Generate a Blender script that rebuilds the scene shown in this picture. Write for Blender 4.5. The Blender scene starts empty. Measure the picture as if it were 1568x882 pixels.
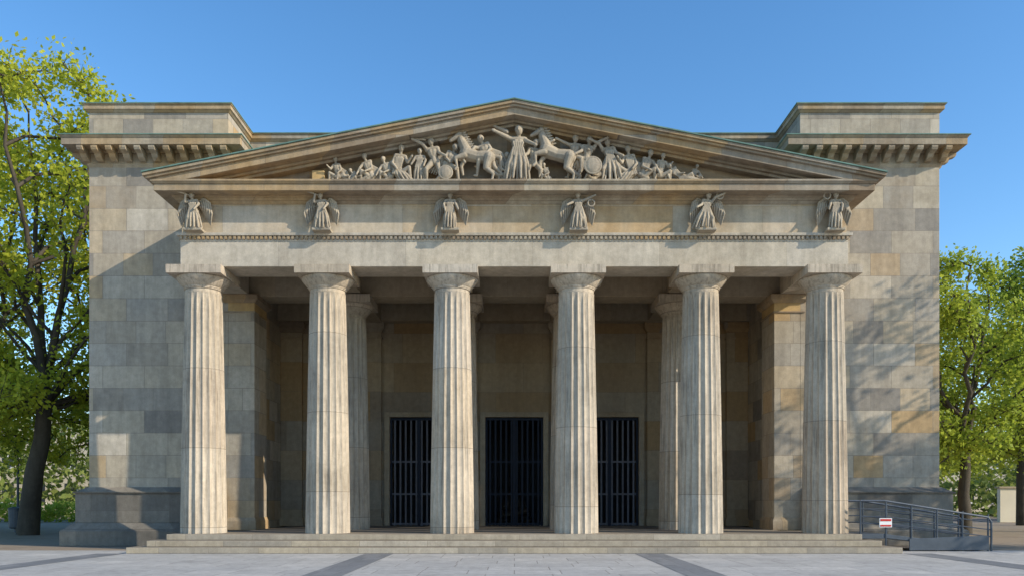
import bpy, math, random
import numpy as np
from mathutils import Vector, Matrix
random.seed(4); np.random.seed(4)
scene = bpy.context.scene
scene.view_settings.view_transform = 'Standard'
scene.view_settings.look = 'None'
scene.view_settings.exposure = 0
COL = scene.collection

# ------------------------------------------------------------------ materials
def new_mat(name):
    m = bpy.data.materials.new(name); m.use_nodes = True
    nt = m.node_tree
    b = nt.nodes['Principled BSDF']
    b.inputs['Roughness'].default_value = 0.85
    if 'Specular IOR Level' in b.inputs: b.inputs['Specular IOR Level'].default_value = 0.2
    return m, nt, b

def math_node(nt, op, a=None, b=None, c=None):
    n = nt.nodes.new('ShaderNodeMath'); n.operation = op
    for i, v in enumerate((a, b, c)):
        if v is None: continue
        if hasattr(v, 'node'): nt.links.new(v, n.inputs[i])
        else: n.inputs[i].default_value = v
    return n.outputs[0]

def mixc(nt, fac, a, b, mode='MIX'):
    n = nt.nodes.new('ShaderNodeMix'); n.data_type = 'RGBA'; n.blend_type = mode
    def s(inp, v):
        if hasattr(v, 'node'): nt.links.new(v, inp)
        elif isinstance(v, (int, float)): inp.default_value = v
        else: inp.default_value = (*v, 1)
    s(n.inputs[0], fac); s(n.inputs[6], a); s(n.inputs[7], b)
    return n.outputs[2]

def noise(nt, vec, scale, detail=4, rough=0.55):
    n = nt.nodes.new('ShaderNodeTexNoise')
    n.inputs['Scale'].default_value = scale; n.inputs['Detail'].default_value = detail
    n.inputs['Roughness'].default_value = rough
    nt.links.new(vec, n.inputs['Vector'])
    return n.outputs['Fac']

def ramp(nt, fac, stops, interp='LINEAR'):
    n = nt.nodes.new('ShaderNodeValToRGB'); cr = n.color_ramp; cr.interpolation = interp
    while len(cr.elements) < len(stops): cr.elements.new(0.5)
    for e, (p, c) in zip(cr.elements, stops):
        e.position = p; e.color = (*c, 1) if not isinstance(c, (int, float)) else (c, c, c, 1)
    nt.links.new(fac, n.inputs[0])
    return n.outputs[0]

def scaled(nt, vec, s):
    n = nt.nodes.new('ShaderNodeVectorMath'); n.operation = 'MULTIPLY'
    nt.links.new(vec, n.inputs[0]); n.inputs[1].default_value = s
    return n.outputs[0]

def stone_mat(name, cols, bw=1.25, bh=0.55, mortar=0.006, horizontal=False, tone=1.0, stain=0.5, blocks=True, zoff=0.0, bump=0.35, lo=0.9, tw=0.8, grime=False):
    m, nt, b = new_mat(name)
    g = nt.nodes.new('ShaderNodeNewGeometry')
    pos = g.outputs['Position']
    sep = nt.nodes.new('ShaderNodeSeparateXYZ'); nt.links.new(pos, sep.inputs[0])
    comb = nt.nodes.new('ShaderNodeCombineXYZ')
    if horizontal:
        nt.links.new(sep.outputs[0], comb.inputs[0]); nt.links.new(sep.outputs[1], comb.inputs[1])
    else:
        nt.links.new(math_node(nt, 'ADD', sep.outputs[0], sep.outputs[1]), comb.inputs[0])
        nt.links.new(math_node(nt, 'ADD', sep.outputs[2], zoff), comb.inputs[1])
    n_lo = noise(nt, pos, lo, 5, 0.6)
    n_hi = noise(nt, pos, 6, 7, 0.7)
    n_fine = noise(nt, pos, 55, 3, 0.7)
    streak = noise(nt, scaled(nt, pos, (4.0, 4.0, 0.55)), 1.0, 7, 0.72)
    if blocks:
        br = nt.nodes.new('ShaderNodeTexBrick')
        br.offset = 0.43; br.squash = 0.72; br.squash_frequency = 3
        nt.links.new(comb.outputs[0], br.inputs['Vector'])
        br.inputs['Color1'].default_value = (0, 0, 0, 1); br.inputs['Color2'].default_value = (1, 1, 1, 1)
        br.inputs['Mortar'].default_value = (.5, .5, .5, 1)
        br.inputs['Scale'].default_value = 1; br.inputs['Mortar Size'].default_value = mortar
        br.inputs['Mortar Smooth'].default_value = 0.3
        br.inputs['Brick Width'].default_value = bw; br.inputs['Row Height'].default_value = bh
        tint = math_node(nt, 'ADD', math_node(nt, 'MULTIPLY', br.outputs['Color'], tw), math_node(nt, 'MULTIPLY', n_lo, 1-tw))
        mort = br.outputs['Fac']
    else:
        tint = n_lo; mort = None
    k = len(cols)
    c = ramp(nt, tint, [(0.08 + 0.84 * i / (k - 1), cc) for i, cc in enumerate(cols)])
    c = mixc(nt, 1.0, c, ramp(nt, n_hi, [(0.25, 0.78 * tone), (0.75, 1.15 * tone)]), 'MULTIPLY')
    c = mixc(nt, stain, c, ramp(nt, streak, [(0.3, (0.60, 0.58, 0.56)), (0.6, (1.05, 1.05, 1.05))]), 'MULTIPLY')
    c = mixc(nt, stain, c, ramp(nt, n_lo, [(0.3, 0.74), (0.58, 1.05)]), 'MULTIPLY')
    c = mixc(nt, 1.0, c, ramp(nt, n_fine, [(0.3, 0.88), (0.7, 1.09)]), 'MULTIPLY')
    if mort is not None:
        c = mixc(nt, math_node(nt, 'MULTIPLY', mort, 0.5), c, (0.12, 0.10, 0.08))
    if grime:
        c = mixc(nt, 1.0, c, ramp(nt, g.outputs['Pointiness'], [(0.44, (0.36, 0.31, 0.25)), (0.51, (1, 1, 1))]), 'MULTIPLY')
    nt.links.new(c, b.inputs['Base Color'])
    bp = nt.nodes.new('ShaderNodeBump'); bp.inputs['Strength'].default_value = bump; bp.inputs['Distance'].default_value = 0.02
    h = math_node(nt, 'ADD', math_node(nt, 'MULTIPLY', n_hi, 0.6), math_node(nt, 'MULTIPLY', n_fine, 0.5))
    if mort is not None:
        h = math_node(nt, 'SUBTRACT', h, math_node(nt, 'MULTIPLY', mort, 0.7))
    nt.links.new(h, bp.inputs['Height']); nt.links.new(bp.outputs[0], b.inputs['Normal'])
    return m

GREY = (0.37, 0.33, 0.27); BEI = (0.49, 0.415, 0.305); WARM = (0.54, 0.425, 0.28); OCH = (0.49, 0.34, 0.18)
DK = (0.275, 0.245, 0.205); PALE = (0.58, 0.51, 0.405); MID = (0.43, 0.37, 0.285); BRN = (0.34, 0.255, 0.17)
TAN = (0.47, 0.355, 0.225)
M_wall = stone_mat('ashlar_sandstone', [TAN, GREY, DK, MID, GREY, BEI, MID, (0.45,0.40,0.325), BEI, PALE, BEI, WARM, OCH], 1.15, 0.62, stain=0.5, tw=0.88, tone=0.98, mortar=0.007)
M_inner = stone_mat('portico_wall_stone', [BRN, MID, BEI, WARM, TAN, OCH, OCH], 2.1, 0.95, tone=0.78, stain=0.3, tw=0.8)  # tone lowered to paint deeper portico shade into the stone
M_plinth = stone_mat('plinth_stone', [DK, GREY, MID], 1.5, 0.5, zoff=0.05, tone=0.66)
M_trim = stone_mat('cornice_stone', [GREY, OCH, MID, BRN, BEI, OCH, WARM], 1.55, 3.3, mortar=0.005, stain=0.65, tone=0.90, tw=0.7)
M_arch = stone_mat('architrave_stone', [BEI, PALE, MID, PALE], 3.1, 5.0, mortar=0.004, stain=0.5, tone=1.0, zoff=1.2)
M_frieze = stone_mat('frieze_stone', [BEI, WARM, PALE, OCH, BEI, WARM], 2.2, 3.0, mortar=0.004, stain=0.45, zoff=0.6, tone=1.0, lo=0.7, tw=0.65)
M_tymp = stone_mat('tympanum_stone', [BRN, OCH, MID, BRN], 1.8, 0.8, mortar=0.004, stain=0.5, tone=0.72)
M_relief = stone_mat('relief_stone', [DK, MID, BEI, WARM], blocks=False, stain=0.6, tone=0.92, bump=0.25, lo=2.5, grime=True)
M_och = stone_mat('ochre_stone_and_sun_tint', [OCH, (0.58, 0.40, 0.17)], blocks=False, stain=0.3)  # on the anta neckings this ochre paints in sunlit warmth
M_step = stone_mat('step_stone', [GREY, BEI, MID, PALE], 1.6, 0.14, mortar=0.006, tone=0.9, stain=0.45)
M_beam = stone_mat('beam_stone', [BEI, WARM, MID], 3.0, 2.2, mortar=0.004, stain=0.3, tone=0.76)  # darkened tone: portico shade put into the beam colour

def column_mat():
    m, nt, b = new_mat('fluted_column_stone')
    tc = nt.nodes.new('ShaderNodeTexCoord'); oi = nt.nodes.new('ShaderNodeObjectInfo')
    g = nt.nodes.new('ShaderNodeNewGeometry'); pos = g.outputs['Position']
    sep = nt.nodes.new('ShaderNodeSeparateXYZ'); nt.links.new(tc.outputs['Object'], sep.inputs[0])
    zz = math_node(nt, 'ADD', math_node(nt, 'DIVIDE', sep.outputs[2], 1.95), math_node(nt, 'MULTIPLY', oi.outputs['Random'], 1.0))
    drum = math_node(nt, 'FLOOR', zz)
    wn = nt.nodes.new('ShaderNodeTexWhiteNoise'); wn.noise_dimensions = '2D'
    cb = nt.nodes.new('ShaderNodeCombineXYZ'); nt.links.new(drum, cb.inputs[0]); nt.links.new(oi.outputs['Random'], cb.inputs[1])
    nt.links.new(cb.outputs[0], wn.inputs['Vector'])
    c = ramp(nt, wn.outputs['Value'], [(0.0, (0.47, 0.38, 0.28)), (0.35, (0.54, 0.47, 0.375)), (0.7, (0.50, 0.41, 0.30)), (1.0, (0.44, 0.39, 0.315))])
    n_hi = noise(nt, pos, 8, 6, 0.65); n_lo = noise(nt, pos, 0.8, 4)
    st = noise(nt, scaled(nt, pos, (14, 14, 0.9)), 1.0, 6, 0.7)
    n_f = noise(nt, pos, 60, 3, 0.7)
    c = mixc(nt, 1, c, ramp(nt, n_hi, [(0.25, 0.82), (0.75, 1.12)]), 'MULTIPLY')
    c = mixc(nt, 0.85, c, ramp(nt, st, [(0.32, 0.48), (0.52, 1.05)]), 'MULTIPLY')
    c = mixc(nt, 0.6, c, ramp(nt, n_lo, [(0.35, 0.70), (0.6, 1.05)]), 'MULTIPLY')
    c = mixc(nt, 1, c, ramp(nt, n_f, [(0.3, 0.90), (0.7, 1.08)]), 'MULTIPLY')
    fr = math_node(nt, 'FRACT', zz)
    joint = math_node(nt, 'LESS_THAN', fr, 0.007)
    c = mixc(nt, math_node(nt, 'MULTIPLY', joint, 0.6), c, (0.1, 0.085, 0.07))
    nt.links.new(c, b.inputs['Base Color'])
    bp = nt.nodes.new('ShaderNodeBump'); bp.inputs['Strength'].default_value = 0.35; bp.inputs['Distance'].default_value = 0.02
    nt.links.new(math_node(nt, 'ADD', n_hi, math_node(nt, 'MULTIPLY', n_f, 0.5)), bp.inputs['Height']); nt.links.new(bp.outputs[0], b.inputs['Normal'])
    return m
M_col = column_mat()

def plain_mat(name, col, rough=0.6, metal=0.0, var=0.15, scale=6):
    m, nt, b = new_mat(name)
    g = nt.nodes.new('ShaderNodeNewGeometry')
    n = noise(nt, g.outputs['Position'], scale, 5, 0.6)
    c = mixc(nt, 1, col, ramp(nt, n, [(0.25, 1 - var), (0.75, 1 + var)]), 'MULTIPLY')
    nt.links.new(c, b.inputs['Base Color'])
    b.inputs['Roughness'].default_value = rough; b.inputs['Metallic'].default_value = metal
    return m
M_copper = plain_mat('patinated_copper', (0.13, 0.22, 0.18), 0.7, var=0.35, scale=3)
M_iron = plain_mat('dark_iron', (0.020, 0.026, 0.042), 0.5, 0.3)
M_ironL = plain_mat('lit_iron_bars', (0.15, 0.155, 0.18), 0.6, 0.0)  # paler copy of the iron; light on the side bars painted in
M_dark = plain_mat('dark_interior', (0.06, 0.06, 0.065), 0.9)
M_bronze = plain_mat('dark_bronze', (0.10, 0.08, 0.06), 0.5, 0.3)
M_ramp = plain_mat('ramp_steel', (0.09, 0.105, 0.125), 0.45, 0.4)
M_white = plain_mat('white_paint', (0.78, 0.78, 0.76), 0.5, var=0.05)
M_red = plain_mat('red_paint', (0.55, 0.04, 0.03), 0.5, var=0.05)
M_bark = stone_mat('tree_bark', [(0.045, 0.035, 0.028), (0.09, 0.075, 0.055), (0.06, 0.05, 0.04)], blocks=False, stain=0.8, bump=0.9)
M_plaster = plain_mat('pale_plaster', (0.62, 0.55, 0.42), 0.9, var=0.1, scale=0.5)
M_glass = plain_mat('window_dark', (0.04, 0.05, 0.06), 0.15, 0.0)

def leaf_mat(name, c1, c2, c3, tr=0.35):
    m, nt, b = new_mat(name)
    g = nt.nodes.new('ShaderNodeNewGeometry')
    n = noise(nt, g.outputs['Position'], 0.9, 4, 0.6)
    n2 = noise(nt, g.outputs['Position'], 7.0, 3, 0.7)
    f = math_node(nt, 'ADD', math_node(nt, 'MULTIPLY', n, 0.5), math_node(nt, 'MULTIPLY', n2, 0.5))
    c = ramp(nt, f, [(0.33, c1), (0.5, c2), (0.66, c3)])
    nt.links.new(c, b.inputs['Base Color']); b.inputs['Roughness'].default_value = 0.6
    t = nt.nodes.new('ShaderNodeBsdfTranslucent'); nt.links.new(c, t.inputs[0])
    mx = nt.nodes.new('ShaderNodeMixShader'); mx.inputs[0].default_value = tr
    out = nt.nodes['Material Output']
    nt.links.new(b.outputs[0], mx.inputs[1]); nt.links.new(t.outputs[0], mx.inputs[2]); nt.links.new(mx.outputs[0], out.inputs[0])
    return m
M_leaf = leaf_mat('spring_linden_leaves', (0.24, 0.29, 0.03), (0.45, 0.49, 0.045), (0.63, 0.58, 0.06), 0.5)
M_leafR = leaf_mat('spring_leaves_green', (0.18, 0.26, 0.035), (0.34, 0.42, 0.05), (0.50, 0.53, 0.07), 0.5)
M_leafD = leaf_mat('distant_leaves', (0.12, 0.16, 0.04), (0.21, 0.26, 0.06), (0.32, 0.34, 0.10), 0.4)

# ------------------------------------------------------------------ mesh helper
class MB:
    def __init__(s): s.v = []; s.f = []
    def add(s, vs, fs):
        o = len(s.v); s.v += [tuple(p) for p in vs]; s.f += [tuple(i + o for i in f) for f in fs]
    def box(s, x0, x1, y0, y1, z0, z1):
        if x0 > x1: x0, x1 = x1, x0
        s.add([(x0,y0,z0),(x1,y0,z0),(x1,y1,z0),(x0,y1,z0),(x0,y0,z1),(x1,y0,z1),(x1,y1,z1),(x0,y1,z1)],
              [(0,3,2,1),(4,5,6,7),(0,1,5,4),(1,2,6,5),(2,3,7,6),(3,0,4,7)])
    def frust(s, x0, x1, y0, y1, z0, z1, p0, p1, back=False, lx=1, rx=1):
        b0 = p0 if back else 0; b1 = p1 if back else 0
        s.add([(x0-p0*lx,y0-p0,z0),(x1+p0*rx,y0-p0,z0),(x1+p0*rx,y1+b0,z0),(x0-p0*lx,y1+b0,z0),
               (x0-p1*lx,y0-p1,z1),(x1+p1*rx,y0-p1,z1),(x1+p1*rx,y1+b1,z1),(x0-p1*lx,y1+b1,z1)],
              [(0,3,2,1),(4,5,6,7),(0,1,5,4),(1,2,6,5),(2,3,7,6),(3,0,4,7)])
    def prism_y(s, poly, y0, y1):
        n = len(poly)
        a = sum(poly[i][0]*poly[(i+1)%n][1]-poly[(i+1)%n][0]*poly[i][1] for i in range(n))
        if a < 0: poly = poly[::-1]
        vs = [(x, y0, z) for x, z in poly] + [(x, y1, z) for x, z in poly]
        fs = [tuple(range(n)), tuple(range(2*n-1, n-1, -1))]
        for i in range(n):
            j = (i+1) % n; fs.append((i, i+n, j+n, j))
        s.add(vs, fs)
    def prism_x(s, poly, x0, x1):
        n = len(poly)
        a = sum(poly[i][0]*poly[(i+1)%n][1]-poly[(i+1)%n][0]*poly[i][1] for i in range(n))
        if a < 0: poly = poly[::-1]
        vs = [(x0, y, z) for y, z in poly] + [(x1, y, z) for y, z in poly]
        fs = [tuple(range(n-1, -1, -1)), tuple(range(n, 2*n))]
        for i in range(n):
            j = (i+1) % n; fs.append((i, j, j+n, i+n))
        s.add(vs, fs)
    def tube(s, pts, rads, seg=8, cap=True):
        pts = [Vector(p) for p in pts]; o = len(s.v); n = len(pts); ref = None
        for i, p in enumerate(pts):
            d = (pts[min(i+1, n-1)] - pts[max(i-1, 0)])
            d = d.normalized() if d.length > 1e-9 else Vector((0,0,1))
            if ref is None: ref = d.orthogonal().normalized()
            u = (ref - d*ref.dot(d)); u = u.normalized() if u.length > 1e-6 else d.orthogonal().normalized()
            ref = u; w = d.cross(u)
            for k in range(seg):
                a = 2*math.pi*k/seg
                s.v.append(tuple(p + (u*math.cos(a)+w*math.sin(a))*rads[i]))
        for i in range(n-1):
            for k in range(seg):
                k2 = (k+1) % seg
                s.f.append((o+i*seg+k, o+i*seg+k2, o+(i+1)*seg+k2, o+(i+1)*seg+k))
        if cap:
            s.f.append(tuple(o+k for k in range(seg-1, -1, -1))); s.f.append(tuple(o+(n-1)*seg+k for k in range(seg)))
    def caps(s, a, b, ra, rb, seg=10):
        a = Vector(a); b = Vector(b); d = b-a
        L = d.length
        d = d/L if L > 1e-6 else Vector((0,0,1))
        pts = []; rr = []
        for t in (-0.98, -0.8, -0.45): pts.append(a+d*ra*t); rr.append(ra*math.sqrt(1-t*t))
        pts.append(a); rr.append(ra); pts.append(b+d*1e-4); rr.append(rb)
        for t in (0.45, 0.8, 0.98): pts.append(b+d*rb*t); rr.append(rb*math.sqrt(1-t*t))
        s.tube(pts, rr, seg)
    def ball(s, c, rx, ry, rz, seg=12, rings=8):
        vs = []; fs = []
        vs.append((c[0], c[1], c[2]-rz))
        for i in range(1, rings):
            t = math.pi*i/rings
            for k in range(seg):
                a = 2*math.pi*k/seg
                vs.append((c[0]+rx*math.sin(t)*math.cos(a), c[1]+ry*math.sin(t)*math.sin(a), c[2]-rz*math.cos(t)))
        vs.append((c[0], c[1], c[2]+rz))
        for k in range(seg):
            fs.append((0, 1+(k+1)%seg, 1+k)); e = 1+(rings-2)*seg
            fs.append((len(vs)-1, e+k, e+(k+1)%seg))
        for i in range(rings-2):
            for k in range(seg):
                a = 1+i*seg; fs.append((a+k, a+(k+1)%seg, a+seg+(k+1)%seg, a+seg+k))
        s.add(vs, fs)
    def obj(s, name, mat, parent=None, bevel=0.0, smooth=False, remesh=0.0):
        me = bpy.data.meshes.new(name); me.from_pydata(s.v, [], s.f); me.update()
        me.materials.append(mat)
        o = bpy.data.objects.new(name, me); COL.objects.link(o)
        if parent: o.parent = parent
        if smooth:
            for p in me.polygons: p.use_smooth = True
        if bevel:
            md = o.modifiers.new('bevel', 'BEVEL'); md.width = bevel; md.segments = 2; md.limit_method = 'ANGLE'; md.angle_limit = math.radians(40)
        if remesh:
            md = o.modifiers.new('remesh', 'REMESH'); md.mode = 'VOXEL'; md.voxel_size = remesh; md.use_smooth_shade = True
            sm = o.modifiers.new('smooth', 'SMOOTH'); sm.iterations = 1; sm.factor = 0.5
        return o

def empty(name, loc=(0,0,0)):
    e = bpy.data.objects.new(name, None); e.location = loc; COL.objects.link(e); e.empty_display_size = 0.5
    return e

# ------------------------------------------------------------------ BUILDING
B = empty('neoclassical_guardhouse')
FL = 0.42           # portico floor
CT = 6.92           # top of abacus / underside of architrave
S = 3.1
AX = [(-2.5+i)*S for i in range(6)]
FY = -0.45          # entablature front plane
TY = 2.2            # tower front plane
W = 11.78
TI = 7.92

# steps
m = MB()
m.box(-8.97, 8.97, -1.5, 1.62, 0.0, 0.14)
m.box(-8.65, 8.65, -1.16, 1.63, 0.14, 0.28)
m.box(-8.33, 8.33, -0.82, 1.64, 0.28, FL)
m.box(-7.19, 7.19, 1.64, 6.9, 0.0, FL)
m.obj('steps', M_step, B, 0.012)

# fluted column mesh
def column_mesh():
    m = MB(); NF = 20; SUB = 6; N = NF*SUB
    H = CT - FL; sh = H - 0.60
    levels = [0.0, 0.03] + [sh*t for t in (0.1,0.2,0.3,0.4,0.5,0.6,0.7,0.8,0.9,0.955)] + [sh*0.975, sh*0.988, sh]
    for li, z in enumerate(levels):
        t = z/sh; R = 0.548 - 0.108*(t**1.25)
        dep = 0.042 if t < 0.96 else 0.042*max(0, (1-t)/0.04)**0.5
        for k in range(N):
            u = (k % SUB)/SUB
            r = R - dep*math.sin(math.pi*u)**0.8 if u > 0 else R
            a = 2*math.pi*k/N
            m.v.append((r*math.cos(a), r*math.sin(a), z))
    nl = len(levels)
    for i in range(nl-1):
        for k in range(N):
            k2 = (k+1) % N
            m.f.append((i*N+k, i*N+k2, (i+1)*N+k2, (i+1)*N+k))
    prof = [(0.440, sh), (0.445, sh+0.02), (0.432, sh+0.03), (0.432, sh+0.10), (0.455, sh+0.11), (0.455, sh+0.13), (0.47, sh+0.14), (0.47, sh+0.16), (0.485,sh+0.17),
            (0.53, sh+0.22), (0.59, sh+0.29), (0.632, sh+0.35), (0.640, sh+0.385), (0.60, sh+0.40), (0.0, sh+0.40)]
    seg = 64; o = len(m.v)
    for r, z in prof:
        for k in range(seg):
            a = 2*math.pi*k/seg; m.v.append((r*math.cos(a), r*math.sin(a), z))
    for i in range(len(prof)-1):
        for k in range(seg):
            k2 = (k+1) % seg; m.f.append((o+i*seg+k, o+i*seg+k2, o+(i+1)*seg+k2, o+(i+1)*seg+k))
    m.box(-0.665, 0.665, -0.665, 0.665, sh+0.395, H-0.002)
    me = bpy.data.meshes.new('column'); me.from_pydata(m.v, [], m.f); me.update(); me.materials.append(M_col)
    for p in me.polygons: p.use_smooth = True
    me.set_sharp_from_angle(angle=math.radians(32))
    return me
cme = column_mesh()
for i, (x, y) in enumerate([(a, 0) for a in AX] + [(a, 2.75) for a in AX[1:5]]):
    o = bpy.data.objects.new('fluted_column_%d' % (i+1), cme); COL.objects.link(o); o.location = (x, y, FL); o.parent = B
    o.rotation_euler[2] = math.radians(90 if i % 2 else 0)

# architrave beams
m = MB()
m.box(-8.15, 8.15, FY, 0.45, CT, 7.52)
m.obj('architrave', M_arch, B, 0.012)
m = MB()
for sx in (-1, 1):
    m.box(sx*7.35, sx*8.15, 0.45, TY, CT, 7.52)
m.obj('architrave_return', M_arch, B, 0.012)
m = MB()
for a in AX[1:5]: # cross beams
    m.box(a-0.4, a+0.4, 0.452, 2.35, CT+0.03, 7.50)
    m.box(a-0.4, a+0.4, 3.15, 5.98, CT+0.03, 7.50)
m.box(-7.9, 7.9, 2.35, 3.15, CT, 7.51)
m.box(-7.9, 7.9, 5.55, 6.02, CT+0.06, 7.51)
m.obj('ceiling_beams', M_beam, B, 0.01)
m = MB(); m.box(-8.1, 8.1, -0.4, 6.4, 7.515, 7.66); m.obj('portico_ceiling', M_beam, B)

# taenia, guttae, frieze
m = MB()
m.frust(-8.15, 8.15, FY, TY, 7.655, 7.72, 0.075, 0.085)
m.frust(-8.15, 8.15, FY, TY, 7.52, 7.655, 0.0, 0.0)
m.obj('taenia', M_arch, B, 0.006)
m = MB()
n = 150
for i in range(n):
    x = -8.17 + 16.34*(i+0.5)/n
    m.box(x-0.03, x+0.03, FY-0.055, FY+0.02, 7.575, 7.65)
for sx in (-1, 1):
    for i in range(20):
        y = FY + 0.1 + i*0.11
        m.box(sx*8.13, sx*8.205, y-0.03, y+0.03, 7.575, 7.65)
m.obj('guttae', M_trim, B)
m = MB(); m.box(-8.12, 8.12, FY+0.03, 3.95, 7.72, 8.5); m.obj('frieze', M_frieze, B)

# horizontal geison
m = MB()
m.frust(-8.15, 8.15, FY, TY, 8.44, 8.50, 0.0, 0.05)
m.frust(-8.15, 8.15, FY, TY, 8.50, 8.56, 0.07, 0.12)
m.frust(-8.15, 8.15, FY, TY, 8.56, 8.60, 0.14, 0.16)
m.frust(-8.15, 8.15, FY, TY, 8.60, 8.76, 0.45, 0.45)
m.frust(-8.15, 8.15, FY, TY, 8.76, 8.80, 0.47, 0.50)
m.frust(-8.15, 8.15, FY, TY, 8.80, 8.85, 0.515, 0.515)
m.obj('horizontal_cornice', M_trim, B, 0.008)

# pediment
ZA = 10.70; XE = 8.80; ZE = 8.97; SL = (ZA-ZE)/XE
def rake(mb, ot, ob, yf, yb, xe=XE):
    for sx in (-1, 1):
        z = lambda x: ZA - SL*x
        xc = (ZA-ob-8.853)/SL
        poly = [(0, ZA-ot), (xe, z(xe)-ot)]
        if xc < xe: poly += [(xe, max(8.853, z(xe)-ob)), (xc, 8.853), (0, ZA-ob)] if z(xe)-ot > 8.853 else [(xc, 8.853), (0, ZA-ob)]
        else: poly += [(xe, z(xe)-ob), (0, ZA-ob)]
        mb.prism_y([(sx*a, b) for a, b in poly], yf, yb)
m = MB()
rake(m, 0.015, 0.085, -1.07, TY, XE)
rake(m, 0.087, 0.14, -1.02, TY-.01, XE-0.05)
rake(m, 0.142, 0.31, -0.95, TY-.02, XE-0.11)
rake(m, 0.312, 0.37, -0.70, TY-.03, XE-0.4)
rake(m, 0.372, 0.44, -0.62, TY-.04, XE-0.4)
m.obj('raking_cornice', M_trim, B, 0.006)
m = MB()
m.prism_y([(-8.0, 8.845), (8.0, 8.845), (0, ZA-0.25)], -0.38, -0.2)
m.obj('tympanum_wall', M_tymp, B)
m = MB()
m.box(-4.9, -4.6, -0.60, -0.37, 8.853, 9.20)
m.obj('tympanum_end_block', M_och, B, 0.01)
m = MB()
for sx in (-1, 1):
    m.prism_y([(0, ZA+0.016), (sx*(XE+0.015), ZE+0.016), (sx*(XE+0.015), ZE-0.012), (0, ZA-0.012)], -1.10, 3.99)
m.obj('copper_roof', M_copper, B)

# towers + main block
m = MB()
for sx in (-1, 1):
    m.box(sx*TI, sx*W, TY, 24, 0.0, 10.51)
    m.box(sx*7.20, sx*TI, TY+0.003, 3.3, 0.0, 6.45)
    m.box(sx*7.55, sx*TI, 3.3, 24, 0.0, 7.51)
    m.box(sx*8.12, sx*TI, TY+.005, 4.0, 7.0, 8.0)
m.box(-TI, TI, 4.0, 24, 7.66, 10.51)
m.obj('ashlar_walls', M_wall, B, 0.01)
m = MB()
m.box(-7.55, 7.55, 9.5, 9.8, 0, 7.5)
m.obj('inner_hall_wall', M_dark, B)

# anta capitals
m = MB(); m2 = MB()
for sx in (-1, 1):
    a, b = sorted((sx*7.20, sx*8.02))
    m2.box(a, b, TY+0.001, 3.3, 6.45, 6.70)
    m.frust(a, b, TY, 3.3, 6.43, 6.47, 0.03, 0.03, True)
    m.frust(a, b, TY, 3.3, 6.70, 6.78, 0.02, 0.10, True)
    m.frust(a, b, TY, 3.3, 6.78, 6.918, 0.12, 0.12, True)
    m.frust(a, b, TY, 3.3, FL, FL+0.24, 0.05, 0.05, True)
    m.frust(a, b, TY, 3.3, FL+0.24, FL+0.34, 0.05, 0.01, True)
m.obj('anta_capital', M_trim, B, 0.006); m2.obj('anta_necking', M_och, B)  # necking colour carries painted sunlight

# tower cornice / consoles / attic
m = MB(); mc = MB(); ma = MB(); mcop = MB()
def tower_ring(mb, z0, z1, p0, p1):
    for sx in (-1, 1):
        a, b = sorted((sx*TI, sx*W))
        mb.frust(a, b, TY, 24, z0, z1, p0, p1, True)
    mb.frust(-TI-0.3, TI+0.3, 4.0, 23.9, z0+.0005, z1-0.001, p0-0.002, p1-0.002, False, 0, 0)
tower_ring(m, 10.43, 10.51, 0.0, 0.05)
tower_ring(m, 10.51, 10.80, 0.03, 0.03)
tower_ring(m, 10.80, 10.86, 0.08, 0.12)
tower_ring(m, 10.86, 11.04, 0.50, 0.50)
tower_ring(m, 11.04, 11.10, 0.51, 0.55)
tower_ring(mcop, 11.10, 11.125, 0.565, 0.565)
tower_ring(m, 11.125, 11.22, 0.12, 0.03)
tower_ring(ma, 11.22, 11.95, -0.0, -0.0)
tower_ring(m, 11.95, 12.01, 0.02, 0.08)
tower_ring(m, 12.01, 12.12, 0.10, 0.10)
tower_ring(m, 12.12, 12.15, 0.12, 0.13)
tower_ring(mcop, 12.15, 12.175, 0.145, 0.145)
m.obj('tower_cornice', M_trim, B, 0.006); ma.obj('attic_walls', M_wall, B); mcop.obj('copper_flashing', M_copper, B)
prof = [(0.0, 10.55), (0.10, 10.56), (0.20, 10.62), (0.26, 10.70), (0.42, 10.74), (0.45, 10.80), (0.45, 10.858), (0.0, 10.858)]
for sx in (-1, 1):
    a, b = sorted((sx*TI, sx*W)); nb = 10
    for i in range(nb+1):
        x = a - 0.02 + (b-a+0.04)*i/nb
        mc.prism_x([(TY-0.03-p, z) for p, z in prof], x-0.085, x+0.085)
    for xe, s2 in ((a, -1), (b, 1)):
        for i in range(60 if abs(xe) > 9 else 5):
            y = TY + 0.10 + i*0.374
            mc.prism_y([(xe + s2*(0.03+p), z) for p, z in prof], y-0.085, y+0.085)
mc.obj('cornice_consoles', M_trim, B, 0.008)

# tower plinths
m = MB()
for sx in (-1, 1):
    a, b = sorted((sx*8.0, sx*W)); lx = 1 if sx < 0 else 0; rx = 1-lx
    for (z0, z1, p0, p1) in [(0, .40, .53, .53), (.40, .45, .53, .48), (.45, .62, .46, .30), (.62, 1.42, .25, .25), (1.42, 1.47, .29, .31), (1.47, 1.60, .26, .04)]:
        m.frust(a, b, TY, 24, z0, z1, p0, p1, False, lx, rx)
m.obj('tower_plinth', M_plinth, B, 0.012)

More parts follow.
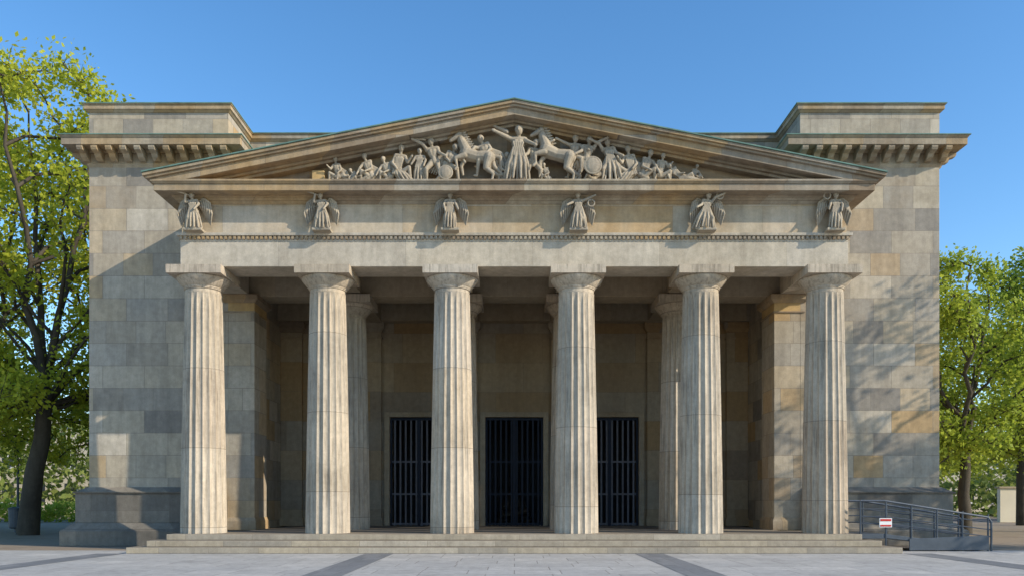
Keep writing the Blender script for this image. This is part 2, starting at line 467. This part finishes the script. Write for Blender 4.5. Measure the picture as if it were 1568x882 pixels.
# door wall at y=6 with openings
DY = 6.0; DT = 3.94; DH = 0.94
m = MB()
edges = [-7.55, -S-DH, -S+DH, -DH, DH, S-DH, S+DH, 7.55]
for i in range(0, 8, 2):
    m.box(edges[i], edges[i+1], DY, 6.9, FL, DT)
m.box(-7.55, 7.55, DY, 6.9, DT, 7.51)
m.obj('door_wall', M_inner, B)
m = MB()
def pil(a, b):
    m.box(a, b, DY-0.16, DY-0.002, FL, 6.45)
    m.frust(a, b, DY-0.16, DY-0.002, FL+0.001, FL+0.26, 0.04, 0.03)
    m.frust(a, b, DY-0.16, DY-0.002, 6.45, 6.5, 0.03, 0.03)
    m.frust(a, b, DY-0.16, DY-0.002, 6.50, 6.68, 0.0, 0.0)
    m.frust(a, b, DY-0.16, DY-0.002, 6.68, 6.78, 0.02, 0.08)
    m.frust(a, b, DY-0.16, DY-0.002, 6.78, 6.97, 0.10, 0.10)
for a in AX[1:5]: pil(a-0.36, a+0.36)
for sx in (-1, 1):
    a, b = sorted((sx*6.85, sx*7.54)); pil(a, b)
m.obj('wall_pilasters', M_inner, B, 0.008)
m = MB()
for cx in (-S, 0, S):
    for sx in (-1, 1):
        a, b = sorted((cx+sx*DH, cx+sx*(DH+0.17)))
        m.box(a, b, DY-0.06, DY-0.003, FL+0.002, DT+0.16)
    m.box(cx-DH, cx+DH, DY-0.06, DY-0.003, DT, DT+0.16)
m.obj('door_surround', M_beam, B, 0.006)

# gates
for gi, cx in enumerate((-S, 0, S)):
    m = MB(); mm = MB(); y = DY+0.12
    m.box(cx-DH, cx-DH+0.07, y-0.04, y+0.04, FL, DT); m.box(cx+DH-0.07, cx+DH, y-0.04, y+0.04, FL, DT)
    m.box(cx-0.045, cx+0.045, y-0.045, y+0.045, FL, DT)
    m.box(cx-DH+0.07, cx+DH-0.07, y-0.04, y+0.04, DT-0.09, DT-0.001)
    for zz in (FL+0.03, FL+1.0, FL+2.05):
        mm.box(cx-DH+0.07, cx+DH-0.07, y-0.025, y+0.025, zz, zz+0.06)
    nb = 10
    for i in range(nb):
        x = cx-DH+0.07 + (2*DH-0.14)*(i+0.5)/nb
        mm.box(x-0.028, x+0.028, y-0.018, y+0.018, FL+0.0, DT-0.09)
    if gi == 1:
        m.obj('gate_frame_middle', M_iron, B); mm.obj('gate_bars_middle', M_iron, B)
    else:
        m.obj('gate_frame_side_%d' % gi, M_iron, B); mm.obj('gate_bars_side_%d' % gi, M_ironL, B)

# ------------------------------------------------------------------ RELIEF FIGURES
POSES = {
 'stand':  dict(head=(0,.93), neck=(0,.84), pel=(0,.52), aL=((-.17,.68),(-.13,.52)), aR=((.17,.68),(.22,.56)), lL=((-.06,.28),(-.09,.02)), lR=((.07,.28),(.08,.02))),
 'hail':   dict(head=(.02,.93), neck=(.01,.84), pel=(0,.52), aL=((-.24,.84),(-.42,.90)), aR=((.18,.74),(.30,.66)), lL=((-.10,.28),(-.16,.02)), lR=((.10,.28),(.14,.02))),
 'strideL':dict(head=(-.04,.92), neck=(-.02,.83), pel=(.04,.50), aL=((-.22,.88),(-.42,.95)), aR=((.16,.68),(.28,.60)), lL=((-.14,.30),(-.14,.02)), lR=((.16,.26),(.30,.03))),
 'horn':   dict(head=(-.03,.92), neck=(-.02,.83), pel=(.02,.50), aL=((-.20,.76),(-.16,.90)), aR=((.18,.70),(.10,.56)), lL=((-.10,.30),(-.10,.02)), lR=((.08,.26),(.16,.03))),
 'lunge':  dict(head=(-.12,.84), neck=(-.08,.75), pel=(.06,.46), aL=((-.26,.66),(-.34,.50)), aR=((.12,.62),(.02,.50)), lL=((-.16,.34),(-.20,.02)), lR=((.20,.22),(.38,.04))),
 'crouch': dict(head=(-.10,.78), neck=(-.06,.66), pel=(.12,.22), aL=((-.22,.46),(-.30,.26)), aR=((.12,.44),(-.04,.34)), lL=((-.18,.36),(-.22,.03)), lR=((-.02,.14),(.32,.05))),
 'sit':    dict(head=(-.02,.86), neck=(0,.74), pel=(.08,.26), aL=((-.18,.52),(-.28,.62)), aR=((.20,.50),(.10,.36)), lL=((-.22,.38),(-.26,.03)), lR=((-.14,.26),(-.08,.03))),
 'recline':dict(head=(-.34,.56), neck=(-.26,.46), pel=(.10,.16), aL=((-.40,.26),(-.34,.06)), aR=((-.08,.30),(.10,.30)), lL=((.38,.30),(.52,.06)), lR=((.46,.12),(.78,.06))),
}
FAT = 1.16
def human(mb, cx, base, y, H, pose, flip=1, dress=False, cloak=False):
    P = POSES[pose]; q = lambda p, d=0.0: Vector((cx + flip*p[0]*H, y - d*H, base + p[1]*H))
    R = H*FAT
    head, neck, pel = q(P['head'], .07), q(P['neck'], .02), q(P['pel'], .03)
    head = head + Vector((0, 0, .02*H))
    axis = (neck-pel).normalized(); side = Vector((axis.z, 0, -axis.x))
    if side.x < 0: side = -side
    sL = neck - side*0.115*H - axis*0.04*H; sR = neck + side*0.115*H - axis*0.04*H
    if flip < 0: sL, sR = sR, sL
    hL = pel - side*0.055*H*flip; hR = pel + side*0.055*H*flip
    mb.ball(head, .060*R, .068*R, .076*R); mb.ball(head+Vector((0, .015*H, .022*H)), .070*R, .070*R, .066*R)
    mb.ball(head+Vector((flip*-.012*H, -.078*H, -.01*H)), .014*H, .022*H, .022*H)
    mb.caps(neck-axis*.03*H, head, .036*R, .032*R)
    ch = neck - axis*0.12*H; ws = pel + axis*0.10*H
    mb.caps(sL, sR, .050*R, .050*R); mb.caps(ch - side*.035*H, ws - side*.015*H, .078*R, .056*R); mb.caps(ch + side*.035*H, ws + side*.015*H, .078*R, .056*R)
    mb.caps(ws, pel, .066*R, .078*R); mb.caps(hL, hR, .068*R, .068*R)
    for sh, (e, h) in ((sL, P['aL']), (sR, P['aR'])):
        e = q(e, .09); h = q(h, .16)
        mb.caps(sh, e, .042*R, .034*R); mb.caps(e, h, .034*R, .024*R); mb.ball(h + (h-e).normalized()*.025*H, .028*R, .022*R, .03*R)
        for k in range(3):
            dd = (h-e).normalized(); off = dd.cross(Vector((0,1,0)))*(k-1)*.014*H
            mb.caps(h+dd*.03*H+off, h+dd*.065*H+off*1.3, .009*H, .007*H, 6)
    for hp, (k, f), dd in ((hL, P['lL'], .12), (hR, P['lR'], .05)):
        k = q(k, dd); f = q(f, .03)
        mb.caps(hp, k, .066*R, .045*R); mb.caps(k, f+Vector((0,0,.02*H)), .044*R, .027*R)
        mb.caps(f, f+Vector((-.07*H*flip, -.03*H, -.0)), .026*R, .018*R)
    if dress:
        fl = q(P['lL'][1]); fr = q(P['lR'][1]); xa, xb = min(fl.x, fr.x)-.10*H, max(fl.x, fr.x)+.08*H
        nf = 9
        for i in range(nf):
            t = i/(nf-1); top = ws + side*(t-.5)*.16*H + Vector((0, -.05*H, 0))
            bot = Vector((xa+(xb-xa)*t + random.uniform(-.012, .012)*H, y-.03*H-.07*H*math.sin(math.pi*t)-(.06*H if i % 2 else 0), base+.035*H+.02*H*random.random()))
            mid = (top+bot)/2 + Vector(((t-.5)*.06*H, -.03*H, 0))
            mb.caps(top, mid, .032*H, .032*H, 8); mb.caps(mid, bot, .032*H, .024*H, 8)
        for i in range(5):
            t = i/4; mb.caps(ch+side*(t-.5)*.18*H+Vector((0,-.07*H,0)), ws+side*(t-.5)*.12*H+Vector((0,-.07*H,0)), .020*H, .018*H, 8)
        for i in range(6):
            t = i/5; mb.caps(ws+side*(t-.5)*.17*H+Vector((0,-.06*H,0)), pel+side*(t-.5)*.24*H+Vector((0,-.09*H,-.05*H)), .028*H, .022*H, 8)
    if cloak:
        for i in range(7):
            t = i/6; a = sL + (sR-sL)*t*.6 + Vector((0, .04*H, 0))
            b = Vector((pel.x + flip*(.12+.34*t)*H, y+.02*H, pel.z - (.28 - .12*t)*H))
            c = (a+b)/2 + Vector((flip*.12*H, -.04*H, .05*H))
            mb.caps(a, c, .032*H, .03*H, 8); mb.caps(c, b, .03*H, .018*H, 8)

def wing(mb, cx, base, y, H, s, w=1.0):
    n = 12; edge = []
    for i in range(n):
        t = i/(n-1)
        edge.append(Vector((cx+s*(.08+.32*w*t)*H, y-.06*H*math.sin(t*2), base+(.74+.20*math.sin(min(1, t*1.5)*math.pi*.6)-.16*t*t)*H)))
    for i in range(n-1): mb.caps(edge[i], edge[i+1], .042*H, .036*H, 8)
    for i in range(n):
        t = i/(n-1); a = edge[i]
        b = Vector((cx+s*(.17+.24*w*t)*H, y, base+(.64-.48*t**.8)*H))
        c = (a+b)/2+Vector((s*.07*H*t, -.05*H - (.03*H if i % 2 else 0), 0))
        mb.caps(a, c, .026*H, .026*H, 8); mb.caps(c, b, .024*H, .011*H, 8)

# six Victories on the frieze
vposes = [('horn', 1), ('horn', 1), ('stand', 1), ('hail', -1), ('strideL', -1), ('stand', -1)]
for i, a in enumerate(AX):
    mb = MB(); H = 0.86
    pz, fl = vposes[i]
    human(mb, 0, 0, -0.22, H, pz, fl, dress=True)
    wing(mb, 0, 0, -0.10, H, -1, 1.1 if i % 2 else .95); wing(mb, 0, 0, -0.10, H, 1, .95 if i % 2 else 1.1)
    mb.caps((0, -.05, .15), (0, -.05, .7), .10, .08)
    mb.box(-.22, .22, -.32, .02, -.03, .03)
    if i in (0, 1):
        mb.caps((-.30, -.38, .88), (-.06, -.32, .80), .035, .014)
    if i in (3, 4, 5):
        cc = Vector((.30 if i < 5 else -.22, -.30, .62 if i == 3 else .80))
        for k in range(14):
            t0 = 2*math.pi*k/14; t1 = 2*math.pi*(k+1)/14
            mb.caps(cc+Vector((.08*math.cos(t0), 0, .08*math.sin(t0))), cc+Vector((.08*math.cos(t1), 0, .08*math.sin(t1))), .02, .02, 6)
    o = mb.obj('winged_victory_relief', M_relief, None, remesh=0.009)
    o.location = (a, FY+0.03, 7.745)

# tympanum group
def T(px): return (px-787.5)/63.2
def Z(py): return 1.19+(768-py)/63.2
mb = MB(); YB = -0.60; BZ = 8.86
def horse(mb, cx, cz, L, flip, rear=0.25):
    c = Vector((cx, YB-.08, cz)); ca, sa = math.cos(rear), math.sin(rear)
    def q(x, z, d=0.0): return Vector((c.x+flip*(x*ca - z*sa)*L, c.y-d*L, c.z+(x*sa+z*ca)*L))
    mb.caps(q(-.26, .0), q(.0, -.01), .165*L, .135*L); mb.caps(q(.0, -.01), q(.26, .03), .135*L, .165*L)
    mb.caps(q(.26, .08), q(.42, .34), .14*L, .09*L); mb.caps(q(.42, .34), q(.47, .44), .09*L, .07*L)
    mb.caps(q(.47, .44, .02), q(.65, .28, .03), .072*L, .040*L); mb.caps(q(.43, .50), q(.42, .56), .02*L, .010*L, 6)
    for k in range(7):
        t = k/6; p = q(.18+.24*t, .20+.30*t); mb.caps(p, p+Vector((-flip*.10*L, -.03, .01)), .035*L, .015*L, 6)
    mb.caps(q(.28, -.04, .1), q(.48, -.14, .12), .075*L, .045*L); mb.caps(q(.48, -.14, .12), q(.42, -.34, .12), .04*L, .028*L); mb.caps(q(.42,-.34,.12), q(.46,-.40,.12), .03*L, .034*L)
    mb.caps(q(.26, -.06, -.02), q(.34, -.26, -.0), .07*L, .042*L)
    kx = q(.34, -.26); mb.caps(kx, kx+Vector((flip*-.04*L, 0, -.2*L)), .04*L, .028*L)
    for off, d in ((0, .1), (-.14, -.02)):
        hip = q(-.28, -.02, d); st = Vector((hip.x+flip*.07*L+off*L*flip*.4, hip.y, max(BZ+.24*L, hip.z-.24*L)))
        hock = Vector((hip.x-flip*.10*L+off*flip*L, hip.y, BZ+.17*L)); ho = Vector((hock.x+flip*.03*L, hip.y, BZ+.03*L))
        mb.caps(hip, st, .115*L, .07*L); mb.caps(st, hock, .06*L, .036*L); mb.caps(hock, ho, .034*L, .028*L); mb.caps(ho, ho+Vector((flip*.04*L,0,-.01)), .034*L, .03*L)
    mb.caps(q(-.38, .06), q(-.54, .04), .04*L, .05*L); mb.caps(q(-.54, .04), q(-.60, -.26), .05*L, .02*L)
    mb.caps(q(-.54, .04), q(-.66, -.18), .04*L, .015*L)

def shield(mb, x, z, r, y=-0.90):
    for k in range(20):
        t0 = 2*math.pi*k/20; t1 = t0+2*math.pi/20
        mb.caps((x+r*math.cos(t0), y, z+r*math.sin(t0)), (x+r*math.cos(t1), y, z+r*math.sin(t1)), .022, .022, 6)
    mb.ball((x, y+.01, z), r, .06, r)
human(mb, T(793), BZ, YB-.06, 1.30, 'hail', 1, dress=True)
mb.caps((T(757), YB-.1, Z(197)), (T(776), YB-.1, Z(206)), .03, .06)
horse(mb, T(731), Z(243), 1.04, -1, 0.12)
horse(mb, T(853), Z(240), 1.08, -1, 0.22)
human(mb, T(744), BZ+.16, YB-.03, 1.04, 'lunge', 1, cloak=True)
human(mb, T(771), BZ, YB+.02, 0.86, 'crouch', -1)
human(mb, T(663), BZ, YB, 1.06, 'strideL', 1, cloak=True)
mb.caps((T(616), YB-.14, Z(215)), (T(652), YB-.14, Z(219)), .014, .024, 6)
human(mb, T(690), BZ, YB, 1.0, 'lunge', -1, cloak=True)
shield(mb, T(684), BZ+.17, .16)
human(mb, T(643), BZ, YB+.04, .84, 'stand', -1, dress=True)
human(mb, T(614), BZ, YB, 0.96, 'sit', -1, dress=True, cloak=True)
human(mb, T(592), BZ, YB, 0.74, 'crouch', 1)
human(mb, T(564), BZ, YB, 0.82, 'crouch', 1, cloak=True)
human(mb, T(549), BZ, YB, 0.56, 'recline', 1)
human(mb, T(515), BZ, YB, 0.66, 'sit', 1, cloak=True)
human(mb, T(531), BZ, YB, 0.56, 'recline', 1)
human(mb, T(818), BZ, YB+.02, 1.04, 'strideL', -1, cloak=True)
human(mb, T(836), BZ, YB-.04, .55, 'crouch', 1)
human(mb, T(880), BZ+.15, YB+.05, 1.0, 'hail', 1, cloak=True)
human(mb, T(900), BZ+.06, YB, 1.04, 'strideL', -1, cloak=True)
shield(mb, T(906), BZ+.34, .20)
human(mb, T(932), BZ, YB, 1.06, 'strideL', 1, cloak=True, dress=True)
human(mb, T(912), BZ, YB-.08, 0.58, 'recline', -1)
human(mb, T(962), BZ, YB, 0.94, 'sit', 1, dress=True, cloak=True)
human(mb, T(990), BZ, YB, 0.92, 'crouch', -1, cloak=True)
human(mb, T(1014), BZ, YB, 0.76, 'sit', -1, cloak=True)
human(mb, T(1040), BZ, YB-.03, 0.72, 'recline', 1, dress=True)
human(mb, T(1064), BZ, YB+.02, 0.54, 'crouch', -1, cloak=True)
for i in range(46):
    x = T(505)+ (T(1085)-T(505))*i/45
    mb.ball((x, YB-.05, BZ+.0), .14, .2, .035+.04*random.random())
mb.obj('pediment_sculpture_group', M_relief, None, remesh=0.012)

# pieta inside
mb = MB()
mb.caps((0, 0, .35), (0, .05, .85), .42, .30); mb.caps((0, .05, .85), (0, .0, 1.15), .28, .16); mb.ball((0, -.05, 1.32), .13, .15, .16)
mb.caps((-.42, -.3, .3), (.40, -.35, .45), .16, .14); mb.caps((.36, -.2, .18), (.5, -.4, .12), .16, .1); mb.caps((-.3, -.1, .15), (-.5, -.3, .1), .2, .12)
mb.caps((-.2, 0, 1.0), (-.35, -.25, .6), .1, .08); mb.caps((.2, 0, 1.0), (.3, -.3, .6), .1, .08)
o = mb.obj('pieta_statue', M_bronze, None, remesh=0.03); o.location = (0, 8.0, FL)
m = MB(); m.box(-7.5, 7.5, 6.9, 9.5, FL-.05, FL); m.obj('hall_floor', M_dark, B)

# ------------------------------------------------------------------ GROUND
def sheet(name, x0, x1, y0, y1, z, mat, parent=None):
    m = MB(); m.add([(x0,y0,z),(x1,y0,z),(x1,y1,z),(x0,y1,z)], [(0,1,2,3)]); return m.obj(name, mat, parent)
M_gravel = stone_mat('gravel_ground', [(0.20,0.15,0.11),(0.32,0.25,0.18),(0.26,0.21,0.16)], blocks=False, stain=0.2)
M_slab = stone_mat('plaza_slabs', [(0.40,0.385,0.36),(0.48,0.46,0.425),(0.44,0.425,0.40),(0.52,0.495,0.455)], 1.1, 0.75, mortar=0.012, horizontal=True, stain=0.4)
M_band = stone_mat('dark_granite_band', [(0.18,0.185,0.19),(0.24,0.24,0.24)], 0.35, 0.7, mortar=0.006, horizontal=True, stain=0.2)
M_asph = plain_mat('asphalt', (0.055, 0.055, 0.058), 0.9)
sheet('ground', -900, 900, -300, 1500, -0.004, M_gravel)
sheet('plaza_pavement', -60, 60, -26, -0.3, 0.0, M_slab)
for i, x in enumerate((-15.5, -9.3, -3.1, 3.1, 9.3, 15.5)):
    sheet('paving_band', x-0.33, x+0.33, -26, -1.52, 0.004, M_band)
sheet('side_road', -60, 60, 30, 38, 0.0, M_asph)

# ------------------------------------------------------------------ RAMP
R = empty('access_ramp')
m = MB(); y0, y1 = -0.55, 0.75
xa, xb = 8.98, 11.5; za, zb = 0.42, 0.10
m.prism_y([(xa, za), (xb, zb), (xb, zb-0.08), (xa, za-0.10)], y0, y1)
m.prism_y([(xa+.6, za-.12), (xb, zb+0.28), (xb, 0.02), (xa+.6, 0.02)], y0-0.03, y0-0.002)
m.box(8.34, 8.98, y0, y1, 0.30, 0.421)
m.obj('ramp_deck', M_ramp, R, 0.005)
m = MB()
zz = lambda x: za + (zb-za)*(x-xa)/(xb-xa)
for yy in (y0, y1):
    m.tube([(8.4, yy, .42+.80), (xa, yy, za+.80), (xb, yy, zb+.72), (xb+.08, yy, zb+.6), (xb+.08, yy, 0)], [.026]*5)
    for hh in (.25, .42, .6):
        m.tube([(8.4, yy, .42+hh), (xa, yy, za+hh), (xb+.05, yy, zb+hh)], [.014]*3, 6)
    for i in range(6):
        x = 8.4+i*(xb-8.4)/5; zb0 = .42 if x < xa else zz(x)
        m.tube([(x, yy, 0.0), (x, yy, zb0+.79)], [.022, .022], 6)
m.obj('ramp_railing', M_ramp, R)
m = MB(); m.box(8.84, 9.14, y0-.06, y0-.04, .58, .80); m.obj('ramp_sign_plate', M_white, R)
m = MB(); m.box(8.86, 9.12, y0-.068, y0-.0605, .73, .78); m.box(8.86, 9.12, y0-.068, y0-.0605, .60, .64); m.obj('ramp_sign_stripes', M_red, R)

# ------------------------------------------------------------------ TREES
def leaves_mesh(centers, n_per, spread, size, rs, name, mat):
    c = np.repeat(np.array(centers), n_per, axis=0); N = len(c)
    c = c + rs.normal(0, spread, (N, 3))*np.array([1, 1, 0.8])
    a = rs.normal(0, 1, (N, 3)); a /= np.linalg.norm(a, axis=1)[:, None]
    b = rs.normal(0, 1, (N, 3)); b -= (a*b).sum(1)[:, None]*a; b /= np.linalg.norm(b, axis=1)[:, None]
    s = size*rs.uniform(.6, 1.35, N)[:, None]
    w = np.cross(a, b)
    v = np.empty((N, 4, 3)); v[:, 0] = c-a*s; v[:, 1] = c-b*s*.62+w*s*.12; v[:, 2] = c+a*s; v[:, 3] = c+b*s*.62+w*s*.12
    me = bpy.data.meshes.new(name); me.vertices.add(N*4); me.vertices.foreach_set('co', v.reshape(-1))
    me.loops.add(N*4); me.loops.foreach_set('vertex_index', np.arange(N*4, dtype=np.int32))
    me.polygons.add(N); me.polygons.foreach_set('loop_start', np.arange(0, N*4, 4, dtype=np.int32))
    try: me.polygons.foreach_set('loop_total', np.full(N, 4, dtype=np.int32))
    except Exception: pass
    me.update(calc_edges=True); me.materials.append(mat)
    return me

# limbs are grown towards points on an uneven crown envelope, twigs and leaf clumps along them
def tree2(seed, height, width, trunk_h, r0, n_limbs=9, n_tw=26, n_per=9, spread=.24, size=.10, mat=None, lean=0.0, low=0.25, full=.7):
    rnd = random.Random(seed); rs = np.random.RandomState(seed)
    mb = MB(); tips = []
    def path(a, b, ra, rb, n, wob, seg, sag=0.0):
        pts = []
        for i in range(n+1):
            t = i/n; p = a.lerp(b, t)
            if 0 < i < n: p = p + Vector((rnd.gauss(0, wob), rnd.gauss(0, wob), rnd.gauss(0, wob*.6)))
            p.z += sag*math.sin(math.pi*t); pts.append(p)
        mb.tube(pts, [ra+(rb-ra)*(i/n)**.8 for i in range(n+1)], seg, cap=False)
        return pts
    trunk = path(Vector((0, 0, 0)), Vector((lean*trunk_h, 0, trunk_h)), r0*1.3, r0*.85, 4, .05, 12)
    base = trunk[-1]
    leaders = []
    for j in range(3):
        az = 2.1*j+rnd.uniform(-.3, .3); e = Vector((base.x*1.2+math.cos(az)*width*.20, math.sin(az)*width*.20, height*rnd.uniform(.84, .94)))
        leaders.append(path(base, e, r0*.6, .03, 9, .16, 8))
    ph = [rnd.uniform(0, 6.28) for _ in range(4)]
    def envelope(az, t):
        w = max(0.0, math.sin(math.pi*min(1, (t*.86+.14))**.85))**full
        return width/2*w*(1+.16*math.sin(3*az+ph[0])*math.cos(5*t+ph[1])+.12*math.sin(7*az+9*t+ph[2]))
    z0 = trunk_h*(1-low)
    for li in range(n_limbs*3):
        ld = leaders[li % 3]; t = (li//3+rnd.random())/n_limbs
        az = rnd.uniform(0, 6.28)+li*2.4; z = z0+(height-z0)*t
        r = envelope(az, t)*rnd.uniform(.75, 1.0)
        end = Vector((lean*trunk_h+math.cos(az)*r, math.sin(az)*r, z))
        zs = max(base.z, z-r*rnd.uniform(.5, 1.0)); st = min(ld, key=lambda p: abs(p.z-zs))
        L = path(st.copy(), end, .028+.012*r, .012, 6, .14, 6, sag=.12*r)
        for k in range(n_tw):
            u = rnd.uniform(.2, 1.0); i = min(5, int(u*6)); p = L[i].lerp(L[i+1], u*6-i)
            d = Vector((rnd.gauss(0, 1), rnd.gauss(0, 1), rnd.gauss(.15, .8))).normalized()*rnd.uniform(.35, 1.0)*(.6+.09*r)
            q = p+d
            mb.tube([p, p.lerp(q, .5)+Vector((0, 0, .04)), q], [.012, .008, .004], 4, cap=False)
            tips.append(tuple(p.lerp(q, .6))); tips.append(tuple(q))
    wood = bpy.data.meshes.new('wood'); wood.from_pydata(mb.v, [], mb.f); wood.update(); wood.materials.append(M_bark)
    for p in wood.polygons: p.use_smooth = True
    lm = leaves_mesh(tips, n_per, spread, size, rs, 'leaves', mat or M_leaf)
    return wood, lm, len(tips)

def place(meshes, loc, rot=0, sc=1.0, name='linden_tree'):
    e = empty(name, loc); e.rotation_euler[2] = rot; e.scale = (sc, sc, sc)
    for nm, me in (('trunk_and_branches', meshes[0]), ('crown_leaves', meshes[1])):
        o = bpy.data.objects.new(nm, me); COL.objects.link(o); o.parent = e
    return e
tA = tree2(11, 17.0, 10.6, 4.6, .30, n_limbs=20, n_tw=24, n_per=9, spread=.26, size=.095, lean=.13, low=.35, full=.40)
tB = tree2(23, 16.8, 10.0, 4.2, .26, n_limbs=14, n_tw=22, n_per=9, spread=.27, size=.10, lean=-.05, low=.45, full=.5)
tC = tree2(37, 10.6, 7.6, 3.2, .20, n_limbs=12, n_tw=24, n_per=9, spread=.24, size=.09, mat=M_leafR, low=.25, full=.55)
tS = tree2(51, 12.0, 5.8, 2.8, .20, n_limbs=9, n_tw=10, n_per=5, spread=.25, size=.09, low=.3)
place(tA, (-17.6, 9.0, 0), 0.0)
place(tB, (-22.0, 12.5, 0), 4.0, 1.02)
place(tB, (-16.8, 15.0, 0), 1.2, 0.97)
place(tA, (-28.5, 18.0, 0), 2.5, 0.95)
place(tC, (16.6, 9.5, 0), 0.4, 0.95)
place(tC, (21.8, 12.0, 0), 2.4, 1.1)
place(tC, (18.5, 18.0, 0), 4.1, 1.0)
place(tC, (26.0, 21.0, 0), 5.1, 1.15)
# avenue trees standing to the right of the forecourt
place(tS, (19.6, -1.9, 0), 0.8, 1.0)
place(tS, (26.8, -5.0, 0), 3.0, 1.05)

# distant foliage mass
rs = np.random.RandomState(5); cs = []
for side in (-1, 1):
    for i in range(1000):
        x = side*rs.uniform(24, 85); y = rs.uniform(42, 56); top = (9.5 if side < 0 else 5.8)+1.8*math.sin(x*.5)+rs.uniform(-1, 1)
        cs.append((x, y, rs.uniform(0.3, top)))
me = leaves_mesh(cs, 12, .7, .32, rs, 'distant_trees', M_leafD)
o = bpy.data.objects.new('distant_trees', me); COL.objects.link(o)
cs = [(rs.uniform(-40, -15), rs.uniform(27, 28.5), rs.uniform(.1, 1.1)) for _ in range(700)]
me = leaves_mesh(cs, 12, .16, .10, rs, 'hedge', M_leafR); o = bpy.data.objects.new('hedge', me); COL.objects.link(o)

# background buildings
def bg_building(x0, x1, y0, h, name):
    e = empty(name)
    m = MB(); m.box(x0, x1, y0, y0+14, 0, h); m.frust(x0, x1, y0, y0+14, h, h+.5, .3, .5); m.obj('walls', M_plaster, e)
    m = MB(); f = MB(); n = int((x1-x0)/3.2)
    for i in range(n):
        for k in range(int(h/3.6)):
            x = x0+1.6+i*3.2; z = 1.2+k*3.6
            m.box(x-.6, x+.6, y0-.02, y0+.1, z, z+1.9); f.box(x-.75, x+.75, y0-.08, y0-.021, z-.2, z-.02); f.box(x-.04, x+.04, y0-.06, y0-.021, z, z+1.9)
    m.obj('windows', M_glass, e); f.obj('window_sills', M_white, e)
bg_building(-95, -28, 62, 9, 'background_building')
bg_building(30, 95, 64, 8, 'background_building')

# ------------------------------------------------------------------ STREET FURNITURE
e = empty('boundary_wall')
m = MB(); m.box(28.5, 60, 27, 27.3, 0, 2.0); m.obj('wall_body', M_plaster, e, 0.01)
m = MB(); m.box(28.4, 60.1, 26.9, 27.4, 2.0, 2.1); m.obj('coping', M_beam, e, 0.01)
e = empty('litter_bin', (-19.6, 11.5, 0))
m = MB(); m.tube([(0,0,.15), (0,0,.2), (0,0,.85), (0,0,.95), (0,0,1.0)], [.2,.24,.26,.27,.12], 16); m.tube([(0,0,0),(0,0,.16)], [.06,.06]); m.obj('body', M_ramp, e)
e = empty('street_lamp', (-22.3, 16.0, 0))
m = MB(); m.tube([(0,0,0),(0,0,.5),(0,0,.55),(0,0,3.3)], [.12,.10,.06,.045], 10); m.tube([(-.25,0,3.1),(.25,0,3.1)], [.02,.02], 6); m.tube([(0,0,3.95),(0,0,4.1),(0,0,4.2)], [.26,.12,.02], 8); m.obj('post', M_ramp, e)
m = MB(); m.tube([(0,0,3.3),(0,0,3.35),(0,0,3.95)], [.08,.14,.24], 8); m.obj('lantern', M_glass, e)

# ------------------------------------------------------------------ LIGHT
sd = Vector((2.25, -1.0, 1.27)).normalized()
el = math.asin(sd.z); az = math.atan2(sd.x, sd.y)
L = bpy.data.lights.new('sun', 'SUN'); L.energy = 5.0; L.angle = math.radians(.5); L.color = (1.0, 0.90, 0.74)
lo = bpy.data.objects.new('sun', L); COL.objects.link(lo); lo.rotation_euler = (-sd).to_track_quat('-Z', 'Y').to_euler(); lo.location = sd*60
wd = bpy.data.worlds.new('World'); scene.world = wd; wd.use_nodes = True
nt = wd.node_tree; bg = nt.nodes['Background']
sk = nt.nodes.new('ShaderNodeTexSky'); sk.sky_type = 'NISHITA'; sk.sun_disc = False
sk.sun_elevation = el; sk.sun_rotation = az; sk.air_density = 1.0; sk.dust_density = 0.25; sk.ozone_density = 2.0
hs = nt.nodes.new('ShaderNodeHueSaturation'); hs.inputs['Saturation'].default_value = 1.25; hs.inputs['Value'].default_value = 1.6
nt.links.new(sk.outputs[0], hs.inputs['Color']); nt.links.new(hs.outputs[0], bg.inputs[0]); bg.inputs[1].default_value = 0.15

# ------------------------------------------------------------------ CAMERA
cam = bpy.data.cameras.new('camera'); co = bpy.data.objects.new('camera', cam); COL.objects.link(co)
co.location = (0, -20, 1.19); co.rotation_euler = (math.radians(90), 0, 0)
cam.sensor_width = 36; cam.lens = 36*1227/1568; cam.shift_x = -0.0022; cam.shift_y = 0.2086
cam.clip_start = 0.1; cam.clip_end = 3000
scene.camera = co
